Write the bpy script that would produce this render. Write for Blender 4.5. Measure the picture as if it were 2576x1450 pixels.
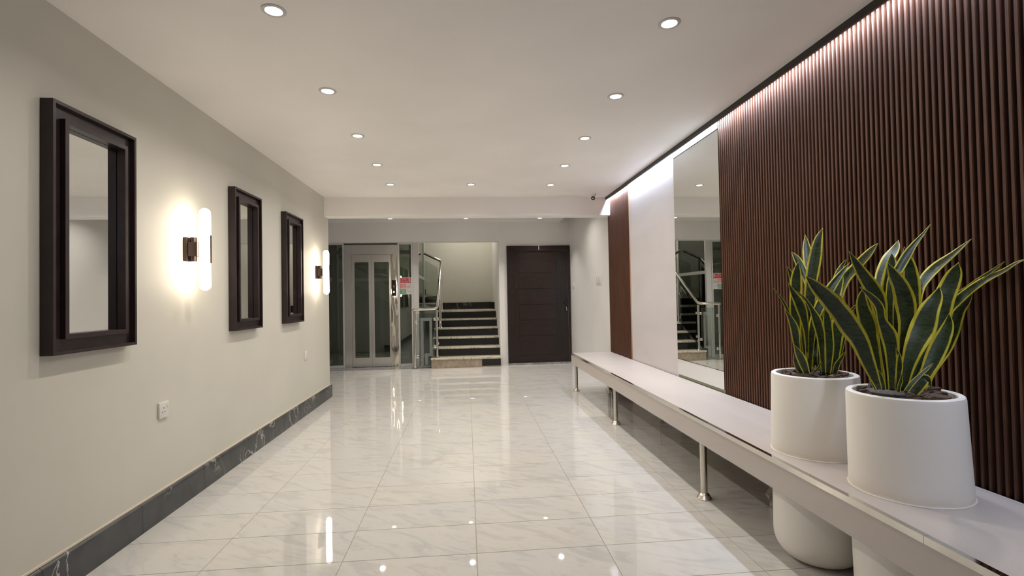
import bpy, bmesh, math, random
from mathutils import Vector, Matrix
random.seed(7)
S = bpy.context.scene
for o in list(bpy.data.objects): bpy.data.objects.remove(o)
COL = S.collection
PI = math.pi

# ------------------------------------------------------------------ camera
F, YAW, PITCH, ROLL, CH = 1260.308, 0.0900258, 0.0199209, -0.0183131, 1.1707
IW, IH = 2576, 1450
fwd = Vector((math.sin(YAW)*math.cos(PITCH), math.cos(YAW)*math.cos(PITCH), math.sin(PITCH)))
rgt = Vector((math.cos(YAW), -math.sin(YAW), 0))
upv = rgt.cross(fwd)
r2 = rgt*math.cos(ROLL) + upv*math.sin(ROLL)
u2 = -rgt*math.sin(ROLL) + upv*math.cos(ROLL)
CAM = Vector((0, 0, CH))
cd = bpy.data.cameras.new('camera'); cam = bpy.data.objects.new('camera', cd); COL.objects.link(cam)
cd.sensor_width = 36; cd.lens = F/IW*36; cd.clip_start = .02; cd.clip_end = 100
M3 = Matrix((r2, u2, -fwd)).transposed()
cam.matrix_world = Matrix.Translation(CAM) @ M3.to_4x4()
S.camera = cam
def at(px, py, Y):
    """point of the place seen at a photo pixel, at depth Y into the room"""
    d = fwd*F + r2*(px-IW/2) - u2*(py-IH/2)
    return CAM + d*(Y/d.y)

# ------------------------------------------------------------------ world, exposure
w = bpy.data.worlds.new('world'); S.world = w; w.use_nodes = True
w.node_tree.nodes['Background'].inputs[0].default_value = (.05, .055, .06, 1)
w.node_tree.nodes['Background'].inputs[1].default_value = .2
S.view_settings.view_transform = 'Standard'; S.view_settings.look = 'None'
S.view_settings.exposure = 0.0; S.view_settings.gamma = 1.0
S.view_settings.use_curve_mapping = False

DOWN_W, DOWN_C = 5.6, (1.0, .93, .85)
LED_W, LED_C = 78.0, (.74, .82, 1.0)
SCONCE_E, SCONCE_C = 18.0, (1.0, .86, .68)
STAIR_W, STAIR_C = 16.0, (1.0, .93, .80)

# ------------------------------------------------------------------ materials
MATS = {}
def mat(name, col=(.8,.8,.8), rough=.5, metal=0, spec=.5, emit=None, es=0, coat=0):
    m = bpy.data.materials.new(name); m.use_nodes = True
    b = m.node_tree.nodes['Principled BSDF']
    b.inputs['Base Color'].default_value = (*col, 1)
    b.inputs['Roughness'].default_value = rough
    b.inputs['Metallic'].default_value = metal
    b.inputs['Specular IOR Level'].default_value = spec
    b.inputs['Coat Weight'].default_value = coat
    if emit:
        b.inputs['Emission Color'].default_value = (*emit, 1); b.inputs['Emission Strength'].default_value = es
    MATS[name] = m
    return m
class NG:
    def __init__(s, m): s.t = m.node_tree; s.n = s.t.nodes; s.b = s.n['Principled BSDF']
    def add(s, typ, **k):
        n = s.n.new(typ)
        for a, v in k.items():
            if a.startswith('i_'):
                key = a[2:].replace('_', ' ')
                n.inputs[int(key) if key.isdigit() else key].default_value = v
            else: setattr(n, a, v)
        return n
    def link(s, a, b): s.t.links.new(a, b)
    def ramp(s, fac, stops):
        r = s.add('ShaderNodeValToRGB'); e = r.color_ramp.elements
        while len(e) < len(stops): e.new(.5)
        for el, (p, c) in zip(e, stops): el.position = p; el.color = (*c, 1)
        s.link(fac, r.inputs[0]); return r
    def obvec(s, scale=(1,1,1), rand=0, rot=(0,0,0)):
        tc = s.add('ShaderNodeTexCoord'); mp = s.add('ShaderNodeMapping')
        mp.inputs['Scale'].default_value = scale; mp.inputs['Rotation'].default_value = rot
        s.link(tc.outputs['Object'], mp.inputs[0])
        if rand:
            oi = s.add('ShaderNodeObjectInfo'); ml = s.add('ShaderNodeMath', operation='MULTIPLY', i_1=rand)
            s.link(oi.outputs['Random'], ml.inputs[0])
            cx = s.add('ShaderNodeCombineXYZ')
            for i in range(3): s.link(ml.outputs[0], cx.inputs[i])
            s.link(cx.outputs[0], mp.inputs['Location'])
        return mp.outputs[0]
    def noise(s, vec, scale, detail=4, dist=0, rough=.5):
        n = s.add('ShaderNodeTexNoise'); n.inputs['Scale'].default_value = scale; n.inputs['Detail'].default_value = detail
        n.inputs['Distortion'].default_value = dist; n.inputs['Roughness'].default_value = rough
        s.link(vec, n.inputs['Vector']); return n.outputs['Fac']
    def bump(s, h, strength=.1, dist=.01):
        b = s.add('ShaderNodeBump'); b.inputs['Strength'].default_value = strength; b.inputs['Distance'].default_value = dist
        s.link(h, b.inputs['Height']); s.link(b.outputs[0], s.b.inputs['Normal'])
    def mix(s, fac, a, b):
        m = s.add('ShaderNodeMix', data_type='RGBA')
        s.link(fac, m.inputs[0])
        for v, i in ((a, 6), (b, 7)):
            if isinstance(v, tuple): m.inputs[i].default_value = (*v, 1)
            else: s.link(v, m.inputs[i])
        return m.outputs[2]

def paint(name, c, rough=.55, var=.04):
    m = mat(name, c, rough, spec=.3); g = NG(m); v = g.obvec()
    f = g.noise(v, 1.3, 3)
    r = g.ramp(f, [(.3, tuple(x*(1-var) for x in c)), (.7, tuple(min(1, x*(1+var)) for x in c))])
    g.link(r.outputs[0], g.b.inputs['Base Color']); g.bump(g.noise(v, 220, 2), .04, .002)
    return m
paint('wall_paint', (.635, .617, .545)); paint('ceiling_paint', (.90, .87, .84)); paint('alcove_paint', (.78, .765, .75))
paint('stair_paint', (.60, .58, .515))

def marble(name, base, vein, warm, rough, rnd=37.0, vs=1.0, veinamt=.5, fine=.3):
    m = mat(name, base, rough, spec=.55); g = NG(m)
    v = g.obvec((1, 1, 1), rnd, (0, 0, .5))
    big = g.noise(v, 2.2*vs, 5, .8)
    v1 = g.obvec((1, 1, 1), rnd, (0, 0, .55))
    m2 = g.add('ShaderNodeMapping'); m2.inputs['Scale'].default_value = (1, 3.0, 1); g.link(v1, m2.inputs[0]); v2 = m2.outputs[0]
    st = g.noise(v2, 3.0*vs, 7, 2.2, .62)
    c1 = g.mix(g.ramp(big, [(.42, (0,0,0)), (.68, (1,1,1))]).outputs[0], base, warm)
    c2 = g.mix(g.ramp(st, [(.50, (0,0,0)), (.62, (veinamt,)*3), (.80, (veinamt*.4,)*3)]).outputs[0], c1, vein)
    w_ = g.noise(v2, 9*vs, 8, 1.5, .7)
    c3 = g.mix(g.ramp(w_, [(.56, (0,0,0)), (.66, (fine,)*3)]).outputs[0], c2, vein)
    g.link(c3, g.b.inputs['Base Color'])
    return m
marble('marble_floor', (.64, .63, .605), (.42, .425, .42), (.665, .64, .59), .022, veinamt=.38, fine=.16, vs=.8)
marble('marble_sill', (.24, .24, .24), (.5, .5, .5), (.20, .20, .21), .2)
def dark_marble(name, base, vein, rough, rnd, w=.012, scale=3.2, cut=.62):
    m = mat(name, base, rough, spec=.5); g = NG(m); v = g.obvec((1,1,1), rnd)
    n = g.noise(v, scale, 6, 1.2); n2 = g.noise(v, 1.6, 3)
    a = g.add('ShaderNodeMath', operation='SUBTRACT', i_1=.5); g.link(n, a.inputs[0])
    b = g.add('ShaderNodeMath', operation='ABSOLUTE'); g.link(a.outputs[0], b.inputs[0])
    line = g.ramp(b.outputs[0], [(0, (1,1,1)), (w, (0,0,0))])
    mask = g.ramp(n2, [(cut-.06, (0,0,0)), (cut+.04, (1,1,1))])
    ml = g.add('ShaderNodeMath', operation='MULTIPLY'); g.link(line.outputs[0], ml.inputs[0]); g.link(mask.outputs[0], ml.inputs[1])
    cl = g.noise(v, 7, 5, .6)
    c1 = g.mix(g.ramp(cl, [(.4,(0,0,0)),(.75,(.35,.35,.35))]).outputs[0], base, tuple(min(1, x*3.2) for x in base))
    g.link(g.mix(ml.outputs[0], c1, vein), g.b.inputs['Base Color'])
    return m
dark_marble('marble_charcoal', (.045, .048, .050), (.52, .51, .48), .28, 23.0, .018, 4.5, .53)
dark_marble('marble_black', (.009, .009, .009), (.45, .44, .41), .22, 31.0, .016, 6.0, .64)
marble('marble_tread', (.60, .55, .44), (.22, .23, .17), (.62, .57, .45), .25, 19.0, 2.2, .75, .6)
m = mat('riser_unfinished', (.36, .29, .22), .8); g = NG(m); v = g.obvec((1,1,1))
g.link(g.ramp(g.noise(v, 9, 5, 1), [(.3,(.30,.235,.17)),(.7,(.46,.40,.31))]).outputs[0], g.b.inputs['Base Color'])
def wood(name, c1, c2, rough, rnd, stretch=(14, 14, .7), spec=.4):
    m = mat(name, c1, rough, spec=spec); g = NG(m); v = g.obvec(stretch, rnd)
    f = g.noise(v, 3, 6, .5)
    g.link(g.ramp(f, [(.32, c1), (.7, c2)]).outputs[0], g.b.inputs['Base Color'])
    g.bump(f, .12, .002); return m
wood('slat_wood', (.086, .036, .021), (.145, .069, .043), .48, 60.0, (40, 40, 1.2), spec=.3)
wood('slat_end_wood', (.36, .20, .12), (.45, .27, .17), .45, 60.0)
mat('slat_backing', (.013, .008, .006), .7)
wood('frame_wood', (.022, .013, .014), (.034, .021, .021), .33, 11.0, (3, 3, 3))
wood('door_wood', (.014, .007, .0055), (.024, .0125, .0095), .36, 11.0, (2, 2, 9))
mat('door_black', (.006, .006, .006), .3); mat('fascia_brown', (.022, .016, .014), .45)
def panel_stone(name, c, rough):
    m = mat(name, c, rough, spec=.45); g = NG(m); v = g.obvec((1, .35, 1))
    f = g.noise(v, 3.0, 6, .8); f2 = g.noise(g.obvec(), 160, 2)
    a = g.ramp(f, [(.3, tuple(x*.95 for x in c)), (.7, tuple(x*1.05 for x in c))])
    g.link(g.mix(g.ramp(f2, [(.45,(0,0,0)),(.7,(.12,.12,.12))]).outputs[0], a.outputs[0], tuple(x*.6 for x in c)), g.b.inputs['Base Color'])
    return m
panel_stone('bench_laminate', (.53, .478, .442), .42); panel_stone('panel_laminate', (.60, .565, .56), .45)
mat('steel_satin', (.62, .58, .52), .26, 1); mat('chrome', (.74, .72, .68), .09, 1)
m = mat('lift_steel', (.72, .71, .70), .22, 1)
mat('lift_chrome', (.70, .66, .60), .06, 1)
g = NG(MATS['lift_chrome']); g.bump(g.noise(g.obvec((2.0, 1, .55)), 3.0, 1), .45, .05)
g = NG(MATS['lift_steel']); g.bump(g.noise(g.obvec((1, 1, .5)), 2.0, 1), .04, .05)
mat('aluminium', (.66, .655, .65), .42, .6); mat('aluminium_dark', (.06, .065, .065), .4, .3)
mat('column_grey', (.60, .585, .58), .45, .15)
mat('mirror_silver', (.80, .82, .79), .0, 1); mat('mirror_edge', (.20, .21, .12), .3)
mat('plastic_white', (.74, .72, .67), .35); mat('plastic_black', (.008, .008, .009), .18); mat('hole_black', (.01, .009, .008), .8)
mat('caulk', (.70, .62, .50), .7); mat('sealant', (.72, .68, .61), .6); mat('grout', (.36, .30, .22), .85); mat('soil', (.02, .014, .010), .95)
mat('ring_white', (.62, .60, .59), .4)
mat('lens_glow', (1,1,1), .4, emit=(1, .97, .93), es=9.0)
mat('led_glow', (1,1,1), .4, emit=LED_C, es=6.0)
mat('tube_glow', (1,1,1), .4, emit=SCONCE_C, es=SCONCE_E)
mat('bronze', (.055, .035, .030), .38, .55)
mat('concrete', (.26, .25, .24), .8); mat('dark_wall', (.16, .16, .155), .7)
mat('led_red', (.3, 0, 0), .4, emit=(1, .05, .04), es=1.5); mat('button_steel', (.7, .7, .68), .2, 1)
mat('sign_red', (.42, .035, .05), .45); mat('sign_pink', (.62, .20, .19), .45); mat('sign_green', (.10, .30, .18), .45)
mat('sign_white', (.62, .60, .58), .45); mat('sign_grey', (.22, .20, .20), .5)
m = mat('planter_white', (.90, .86, .80), .5, spec=.35); g = NG(m); v = g.obvec()
# faint tan staining in a band above the bench, with an uneven outline of its own
tc = g.add('ShaderNodeTexCoord'); sx = g.add('ShaderNodeSeparateXYZ'); g.link(tc.outputs['Object'], sx.inputs[0])
ad = g.add('ShaderNodeMath', operation='MULTIPLY_ADD', i_1=.06, i_2=-.03); g.link(g.noise(v, 9, 4), ad.inputs[0])
su = g.add('ShaderNodeMath', operation='ADD'); g.link(sx.outputs[2], su.inputs[0]); g.link(ad.outputs[0], su.inputs[1])
band = g.ramp(su.outputs[0], [(.012, (0,0,0)), (.022, (.34,.34,.34)), (.045, (.10,.10,.10)), (.08, (0,0,0))])
g.link(g.mix(band.outputs[0], (.90,.86,.80), (.66,.53,.37)), g.b.inputs['Base Color']); g.bump(g.noise(v, 300, 2), .05, .001)
m = mat('bark', (.10,.06,.04), .85); g = NG(m); v = g.obvec((6, 1, 1), 50.0)
f = g.noise(v, 16, 6, .8)
oi = g.add('ShaderNodeObjectInfo')
c = g.ramp(f, [(.3, (.018,.012,.009)), (.5, (.16,.10,.07)), (.75, (.36,.26,.20))])
c2 = g.ramp(f, [(.3, (.02,.018,.017)), (.75, (.30,.27,.255))])
gt = g.add('ShaderNodeMath', operation='GREATER_THAN', i_1=.62); g.link(oi.outputs['Random'], gt.inputs[0])
g.link(g.mix(gt.outputs[0], c.outputs[0], c2.outputs[0]), g.b.inputs['Base Color']); g.bump(f, .8, .006)
# snake plant leaf: yellow margins, dark green middle with darker cross bands (leaf UV: u across, v along)
m = mat('leaf', (.05,.1,.03), .38, spec=.5); g = NG(m)
uv = g.add('ShaderNodeUVMap'); sp = g.add('ShaderNodeSeparateXYZ'); g.link(uv.outputs[0], sp.inputs[0])
a = g.add('ShaderNodeMath', operation='SUBTRACT', i_1=.5); g.link(sp.outputs[0], a.inputs[0])
b = g.add('ShaderNodeMath', operation='ABSOLUTE'); g.link(a.outputs[0], b.inputs[0])
ov = g.obvec((1,1,1), 9.0)
nz = g.add('ShaderNodeMath', operation='MULTIPLY_ADD', i_1=.07, i_2=-.035); g.link(g.noise(ov, 28, 3), nz.inputs[0])
e = g.add('ShaderNodeMath', operation='ADD'); g.link(b.outputs[0], e.inputs[0]); g.link(nz.outputs[0], e.inputs[1])
edge = g.ramp(e.outputs[0], [(.345, (0,0,0)), (.385, (1,1,1))])
bn = g.noise(g.obvec((16, 16, 44), 9.0), 1.5, 5, 2.0)
mid = g.ramp(bn, [(.36, (.006,.014,.003)), (.50, (.020,.036,.009)), (.72, (.040,.062,.020))])
yl = g.ramp(g.noise(ov, 14, 2), [(.3, (.42,.35,.012)), (.7, (.60,.53,.035))])
g.link(g.mix(edge.outputs[0], mid.outputs[0], yl.outputs[0]), g.b.inputs['Base Color'])
def glassmat(name, tint, refl_col=(.9,.95,.92), f0=.06):
    m = bpy.data.materials.new(name); m.use_nodes = True; t = m.node_tree; t.nodes.clear()
    o = t.nodes.new('ShaderNodeOutputMaterial'); tr = t.nodes.new('ShaderNodeBsdfTransparent'); gl = t.nodes.new('ShaderNodeBsdfGlossy')
    mx = t.nodes.new('ShaderNodeMixShader'); lw = t.nodes.new('ShaderNodeFresnel'); lw.inputs[0].default_value = 1.5
    tr.inputs[0].default_value = (*tint, 1); gl.inputs[0].default_value = (*refl_col, 1); gl.inputs[1].default_value = .015
    sc = t.nodes.new('ShaderNodeMath'); sc.operation = 'ADD'; sc.inputs[1].default_value = f0
    t.links.new(lw.outputs[0], sc.inputs[0]); t.links.new(sc.outputs[0], mx.inputs[0])
    t.links.new(tr.outputs[0], mx.inputs[1]); t.links.new(gl.outputs[0], mx.inputs[2]); t.links.new(mx.outputs[0], o.inputs[0])
    MATS[name] = m; return m
glassmat('glass_tinted', (.76, .79, .74), f0=.045); glassmat('glass_clear', (.82, .87, .83), f0=.03)
m = mat('frosted', (.36, .39, .38), .5)
m.node_tree.nodes['Principled BSDF'].inputs['Alpha'].default_value = .32

# ------------------------------------------------------------------ mesh helpers
def tag(o, label=None, cat=None, group=None, kind=None):
    if label: o['label'] = label
    if cat: o['category'] = cat
    if group: o['group'] = group
    if kind: o['kind'] = kind
    return o
def empty(name, loc, label=None, cat=None, group=None, kind=None):
    o = bpy.data.objects.new(name, None); COL.objects.link(o); o.location = loc; o.empty_display_size = .05
    return tag(o, label, cat, group, kind)
def wloc(o):
    v = Vector(o.location)
    while o.parent: o = o.parent; v += Vector(o.location)
    return v
def link(name, me, material, parent=None, loc=(0,0,0)):
    o = bpy.data.objects.new(name, me); COL.objects.link(o)
    if material and not me.materials: me.materials.append(MATS[material])
    if parent: o.parent = parent; o.location = Vector(loc) - wloc(parent)
    else: o.location = loc
    return o
def obj(name, bm, material, parent=None, smooth=None, origin=None):
    """mesh object from a bmesh in world coordinates; its origin goes to the middle of the bottom"""
    bm.normal_update()
    if origin is None:
        xs = [v.co for v in bm.verts]
        lo = Vector([min(c[i] for c in xs) for i in range(3)]); hi = Vector([max(c[i] for c in xs) for i in range(3)])
        origin = Vector(((lo.x+hi.x)/2, (lo.y+hi.y)/2, lo.z))
    bmesh.ops.translate(bm, verts=bm.verts, vec=-Vector(origin))
    me = bpy.data.meshes.new(name); bm.to_mesh(me); bm.free()
    if smooth:
        me.polygons.foreach_set('use_smooth', [True]*len(me.polygons)); me.update()
        try: me.set_sharp_from_angle(angle=math.radians(smooth))
        except Exception: pass
    return link(name, me, material, parent, origin)
def B(): return bmesh.new()
def box(bm, x0, x1, y0, y1, z0, z1, bev=0, seg=2):
    t = bmesh.new(); bmesh.ops.create_cube(t, size=1)
    for v in t.verts: v.co = Vector(((x0+x1)/2 + v.co.x*(x1-x0), (y0+y1)/2 + v.co.y*(y1-y0), (z0+z1)/2 + v.co.z*(z1-z0)))
    if bev: bmesh.ops.bevel(t, geom=t.edges[:], offset=bev, segments=seg, affect='EDGES', profile=.5)
    join(bm, t); return bm
def join(bm, t):
    mp = {v: bm.verts.new(v.co) for v in t.verts}
    for f in t.faces:
        try: bm.faces.new([mp[v] for v in f.verts])
        except ValueError: pass
    t.free()
def boxo(name, x0, x1, y0, y1, z0, z1, material, parent=None, bev=0, seg=2):
    return obj(name, box(B(), x0, x1, y0, y1, z0, z1, bev, seg), material, parent, 40 if bev else None)
def lathe(bm, c, prof, n=32, axis='z'):
    """prof: list of (radius, height) revolved about an axis through c"""
    rings = []
    for r, h in prof:
        ring = []
        for k in range(n):
            a = 2*PI*k/n
            if axis == 'z': p = (c[0]+r*math.cos(a), c[1]+r*math.sin(a), c[2]+h)
            elif axis == 'y': p = (c[0]+r*math.cos(a), c[1]+h, c[2]+r*math.sin(a))
            else: p = (c[0]+h, c[1]+r*math.cos(a), c[2]+r*math.sin(a))
            ring.append(bm.verts.new(p))
        rings.append(ring)
    for a, b in zip(rings, rings[1:]):
        for k in range(n): bm.faces.new((a[k], a[(k+1) % n], b[(k+1) % n], b[k]))
    for ring in (rings[0], rings[-1]):
        if (ring[0].co - ring[n//2].co).length > 1e-5: bm.faces.new(ring)
    bmesh.ops.remove_doubles(bm, verts=bm.verts, dist=1e-6)
    bmesh.ops.recalc_face_normals(bm, faces=bm.faces)
    return bm
def tube(bm, pts, r, n=14):
    """round pipe through points (mitred)"""
    pts = [Vector(p) for p in pts]; rings = []
    prev = None
    for i, p in enumerate(pts):
        a = (pts[i]-pts[i-1]).normalized() if i else None
        b = (pts[i+1]-pts[i]).normalized() if i < len(pts)-1 else None
        t = ((a or b)+(b or a)).normalized()
        if prev is None:
            s = t.orthogonal().normalized()
        else:
            s = (prev - t*prev.dot(t)).normalized()
        prev = s; q = t.cross(s)
        k = 1/max(.5, t.dot(a or b))
        rings.append([bm.verts.new(p + (s*math.cos(2*PI*j/n) + q*math.sin(2*PI*j/n))*r*(k if i not in (0, len(pts)-1) else 1)) for j in range(n)])
    for a, b in zip(rings, rings[1:]):
        for j in range(n): bm.faces.new((a[j], a[(j+1) % n], b[(j+1) % n], b[j]))
    bm.faces.new(rings[0]); bm.faces.new(rings[-1])
    bmesh.ops.recalc_face_normals(bm, faces=bm.faces)
    return bm
def arc_corner(p0, p1, p2, rad, n=6):
    p0, p1, p2 = Vector(p0), Vector(p1), Vector(p2)
    a = p1 + (p0-p1).normalized()*rad; b = p1 + (p2-p1).normalized()*rad
    return [(a*(1-t)**2 + p1*2*t*(1-t) + b*t*t) for t in [k/n for k in range(n+1)]]
def prism(bm, pts, axis, a, b):
    """polygon pts (2D) extruded along an axis from a to b"""
    def P(p, h): return (h, p[0], p[1]) if axis == 'x' else (p[0], h, p[1]) if axis == 'y' else (p[0], p[1], h)
    A = [bm.verts.new(P(p, a)) for p in pts]; Bv = [bm.verts.new(P(p, b)) for p in pts]
    bm.faces.new(A); bm.faces.new(Bv)
    n = len(pts)
    for i in range(n): bm.faces.new((A[i], A[(i+1) % n], Bv[(i+1) % n], Bv[i]))
    bmesh.ops.recalc_face_normals(bm, faces=bm.faces); return bm
def struct(o, label, cat): return tag(o, label, cat, kind='structure')

# ------------------------------------------------------------------ dimensions
XL, XR, XS = -1.69, 1.838, 1.806          # left wall face, right wall face, slat face
ZC, ZA = 2.42, 2.51                     # main ceiling, alcove ceiling
YE, YB, YF = 6.34, 8.78, -2.2           # left wall end, back wall face, wall behind the camera
ZBT, XBF = .468, 1.29                   # bench top, bench front face

# ------------------------------------------------------------------ shell
fl = empty('floor', (0, 3, 0)); struct(fl, 'polished white marble tile floor with grey veins and tan grout', 'floor')
boxo('grout_bed', -3.2, XR, YF, 9.0, -.05, -.0015, 'grout', fl)
TX, TY, G = .603, .2995, .0030
tile_cache = {}
def tile(x0, x1, y0, y1):
    key = (round(x1-x0, 4), round(y1-y0, 4))
    if key not in tile_cache:
        bm = B(); hx, hy = key[0]/2-G/2, key[1]/2-G/2
        box(bm, -hx, hx, -hy, hy, -.012, 0)
        bmesh.ops.bevel(bm, geom=[e for e in bm.edges if all(v.co.z > -.001 for v in e.verts)], offset=.0008, segments=1, affect='EDGES')
        me = bpy.data.meshes.new('floor_tile'); bm.to_mesh(me); bm.free(); tile_cache[key] = me
    o = link('floor_tile', tile_cache[key], 'marble_floor', fl, ((x0+x1)/2, (y0+y1)/2, 0))
for k in range(-5, 3):
    x0, x1 = .026+TX*k, .026+TX*(k+1)
    for j in range(-13, 23):
        y0, y1 = 2.333+TY*j, 2.333+TY*(j+1)
        a, b = max(x0, XL if y0 < YE-.1 else -3.2), min(x1, XR)
        y1 = min(y1, 8.96)
        if b-a < .03 or y1-y0 < .03: continue
        if x1 < XL+.05 and y0 < YE-.02: continue
        if y0 > 8.5 and x0 > -.5: y1 = min(y1, 8.77)
        tile(a, b, y0, y1)
struct(boxo('ceiling', XL-.2, XR+.1, YF, 6.17, ZC, ZC+.1, 'ceiling_paint'), 'smooth cream ceiling of the lobby with recessed downlights', 'ceiling')
struct(boxo('ceiling', -3.2, 1.66, 6.35, YB, ZA, ZA+.1, 'alcove_paint'), 'ceiling of the recess beyond the beam', 'ceiling')
struct(boxo('ceiling', 1.66, XR+.1, 6.35, YB, 2.86, 2.96, 'alcove_paint'), 'raised ceiling strip above the door corner', 'ceiling')
struct(boxo('ceiling', -3.2, .60, YB+.2, 11.3, 3.4, 3.5, 'stair_paint'), 'ceiling over the stairwell', 'ceiling')
struct(boxo('beam', XL-.05, XR, 6.16, 6.35, 2.192, 2.6, 'ceiling_paint'), 'cream ceiling beam crossing the lobby before the recess', 'beam')
struct(boxo('wall_left', XL-.2, XL, YF, YE, 0, ZC, 'wall_paint'), 'plain cream wall with framed mirrors and lamps', 'wall')
struct(boxo('wall_right', XR, XR+.12, YF, YB, 0, 2.96, 'alcove_paint'), 'white wall on the right behind the slatted panels, bare beside the door', 'wall')
struct(boxo('wall_front', XL-.2, XR+.1, YF-.1, YF, 0, ZC, 'wall_paint'), 'plain wall behind the viewer', 'wall')
struct(boxo('wall_far_left', -3.3, -3.2, 6.14, 11.3, 0, 3.5, 'alcove_paint'), 'side wall of the recess hidden past the left corner', 'wall')
struct(boxo('wall_recess_left', -3.2, XL-.2, 6.14, YE, 0, ZA, 'alcove_paint'), 'return wall behind the left wall corner', 'wall')
struct(boxo('wall_back_lintel', -3.2, .57, YB, YB+.2, 2.178, 3.4, 'alcove_paint'), 'white wall above the lift and stair opening', 'wall')
struct(boxo('wall_back', .57, XR+.12, YB, 11.3, 0, 3.4, 'alcove_paint'), 'white end wall with the dark door and stair jamb', 'wall')
struct(boxo('wall_stair', -3.2, .57, 11.15, 11.3, 0, 3.4, 'stair_paint'), 'beige rear wall of the stairwell', 'wall')

# baseboard with its stone pieces
bb = empty('baseboard_left', (XL, 2, 0)); struct(bb, 'black veined marble skirting along the left wall', 'baseboard')
js = [YF, -1.0, -.30, .30, .92, 1.53, 2.135, 2.741, 3.344, 3.925, 4.524, 5.127, 5.751, YE]
for a, b in zip(js, js[1:]):
    bm = B()
    prism(bm, [(XL, 0), (XL+.024, 0), (XL+.024, .133), (XL+.021, .141), (XL+.014, .147), (XL, .148)], 'y', a+.001, b-.001)
    obj('baseboard_tile', bm, 'marble_charcoal', bb, 35)
boxo('baseboard_tile', XL-.2, XL+.024, YE+.001, YE+.021, 0, .146, 'marble_charcoal', bb, .003)
boxo('caulk_line', XL, XL+.008, YF, YE, .148, .156, 'caulk', bb)

# ------------------------------------------------------------------ right side: slats, mirror, panel, fascia, LED
PITCH_S, SW_ = .0271, .0138
def slat_mesh(h):
    bm = B(); box(bm, -.015, 0, -SW_/2, SW_/2, 0, h)
    bmesh.ops.bevel(bm, geom=[e for e in bm.edges if all(v.co.x > -.001-.014+.0145-.0005 or v.co.x > -.0005 for v in e.verts) and abs(e.verts[0].co.z-e.verts[1].co.z) > .1], offset=.0022, segments=2, affect='EDGES')
    for v in bm.verts: v.co.x = -v.co.x  # front edge towards the room
    bmesh.ops.recalc_face_normals(bm, faces=bm.faces)
    me = bpy.data.meshes.new('slat'); bm.to_mesh(me); bm.free(); return me
SL = slat_mesh(2.4175); SLs = slat_mesh(2.185)
def slat_panel(y0, y1, label):
    p = empty('slat_wall_panel', (XR, (y0+y1)/2, 0), label, 'wall panel')
    if y1 > 6.15:
        bm = B(); box(bm, XS+.014, XR, y0, 6.155, 0.001, 2.4185); box(bm, XS+.014, XR, 6.155, y1, 0.001, 2.188); obj('backing', bm, 'slat_backing', p)
    else: boxo('backing', XS+.014, XR, y0, y1, .001, 2.4185, 'slat_backing', p)
    n = int(round((y1-y0)/PITCH_S)); pt = (y1-y0)/n
    for k in range(n):
        y = y0 + (k+.5)*pt
        link('slat', SLs if y > 6.14 else SL, 'slat_wood', p, (XS, y, .001))
    return p
slat_panel(-.50, 3.409, 'long dark brown vertical-slat wall panel behind the potted plants')
sp2 = slat_panel(5.412, 6.245, 'narrow dark brown slatted wall panel at the far end, beside the white wall')
boxo('edge_strip', XS-.002, XR-.001, 5.403, 5.412, .001, 2.4185, 'slat_end_wood', sp2)
tag(boxo('wall_panel', XS+.006, XR-.002, 4.192, 5.402, .002, 2.4185, 'panel_laminate', None, .001, 1), 'plain pale pinkish-grey wall panel between the tall mirror and the far slats', 'wall panel')
wm = empty('wall_mirror', (XR, 3.8, .49), 'tall frameless wall mirror between pale panel and long slatted panel', 'mirror')
boxo('mirror_glass', XS-.002, XS+.004, 3.411, 4.190, .492, 2.412, 'mirror_silver', wm)
boxo('backing_board', XS+.0045, XR-.002, 3.411, 4.190, .002, 2.4185, 'mirror_edge', wm)
fa = boxo('trim_1', 1.757, 1.769, YF, 6.159, 2.380, ZC, 'fascia_brown', None, .001, 1); struct(fa, 'dark brown fascia strip along the ceiling above the slats', 'trim')
led = empty('led_strip', (1.778, 2, 2.412), 'cool white light strip hidden behind the dark ceiling fascia', 'light strip')
boxo('strip_body', 1.7725, 1.7835, YF+.1, 6.15, 2.408, 2.4195, 'led_glow', led)
L = bpy.data.lights.new('led_light', 'AREA'); L.shape = 'RECTANGLE'; L.size = .011; L.size_y = 6.15-YF-.1; L.energy = LED_W; L.color = LED_C
lo = bpy.data.objects.new('led_light', L); COL.objects.link(lo); lo.parent = led
lo.location = Vector((1.778, (6.15+YF+.1)/2, 2.4065)) - wloc(led); lo.rotation_euler = (0, -math.radians(14), 0)

# ------------------------------------------------------------------ downlights
def lathe_mesh(name, prof, n=36):
    bm = lathe(B(), (0,0,0), prof, n); me = bpy.data.meshes.new(name); bm.to_mesh(me); bm.free()
    me.polygons.foreach_set('use_smooth', [True]*len(me.polygons)); me.set_sharp_from_angle(angle=math.radians(40)); return me
RING = lathe_mesh('trim_ring', [(.034, -.0012), (.036, -.0045), (.047, -.0045), (.0505, -.002), (.0508, -.0002), (.034, -.0002)])
LENS = lathe_mesh('lens', [(0.0001, -.0018), (.0335, -.0018), (.0335, -.0003), (0.0001, -.0003)])
def downlight(x, y, z, label, group, power=1.0, spread=150):
    e = empty('downlight', (x, y, z), label, 'downlight', group)
    link('trim_ring', RING, 'ring_white', e, (x, y, z)); link('lens', LENS, 'lens_glow', e, (x, y, z))
    L = bpy.data.lights.new('downlight_lamp', 'AREA'); L.shape = 'DISK'; L.size = .066; L.energy = DOWN_W*power; L.color = DOWN_C
    L.spread = math.radians(spread)
    o = bpy.data.objects.new('downlight_lamp', L); COL.objects.link(o); o.parent = e; o.location = (0, 0, -.006)
rows = [2.20, 3.033, 3.854, 4.67, 5.472]
nth = ['nearest the viewer', 'second from the viewer', 'third from the viewer', 'fourth from the viewer', 'farthest, just before the beam']
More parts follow.
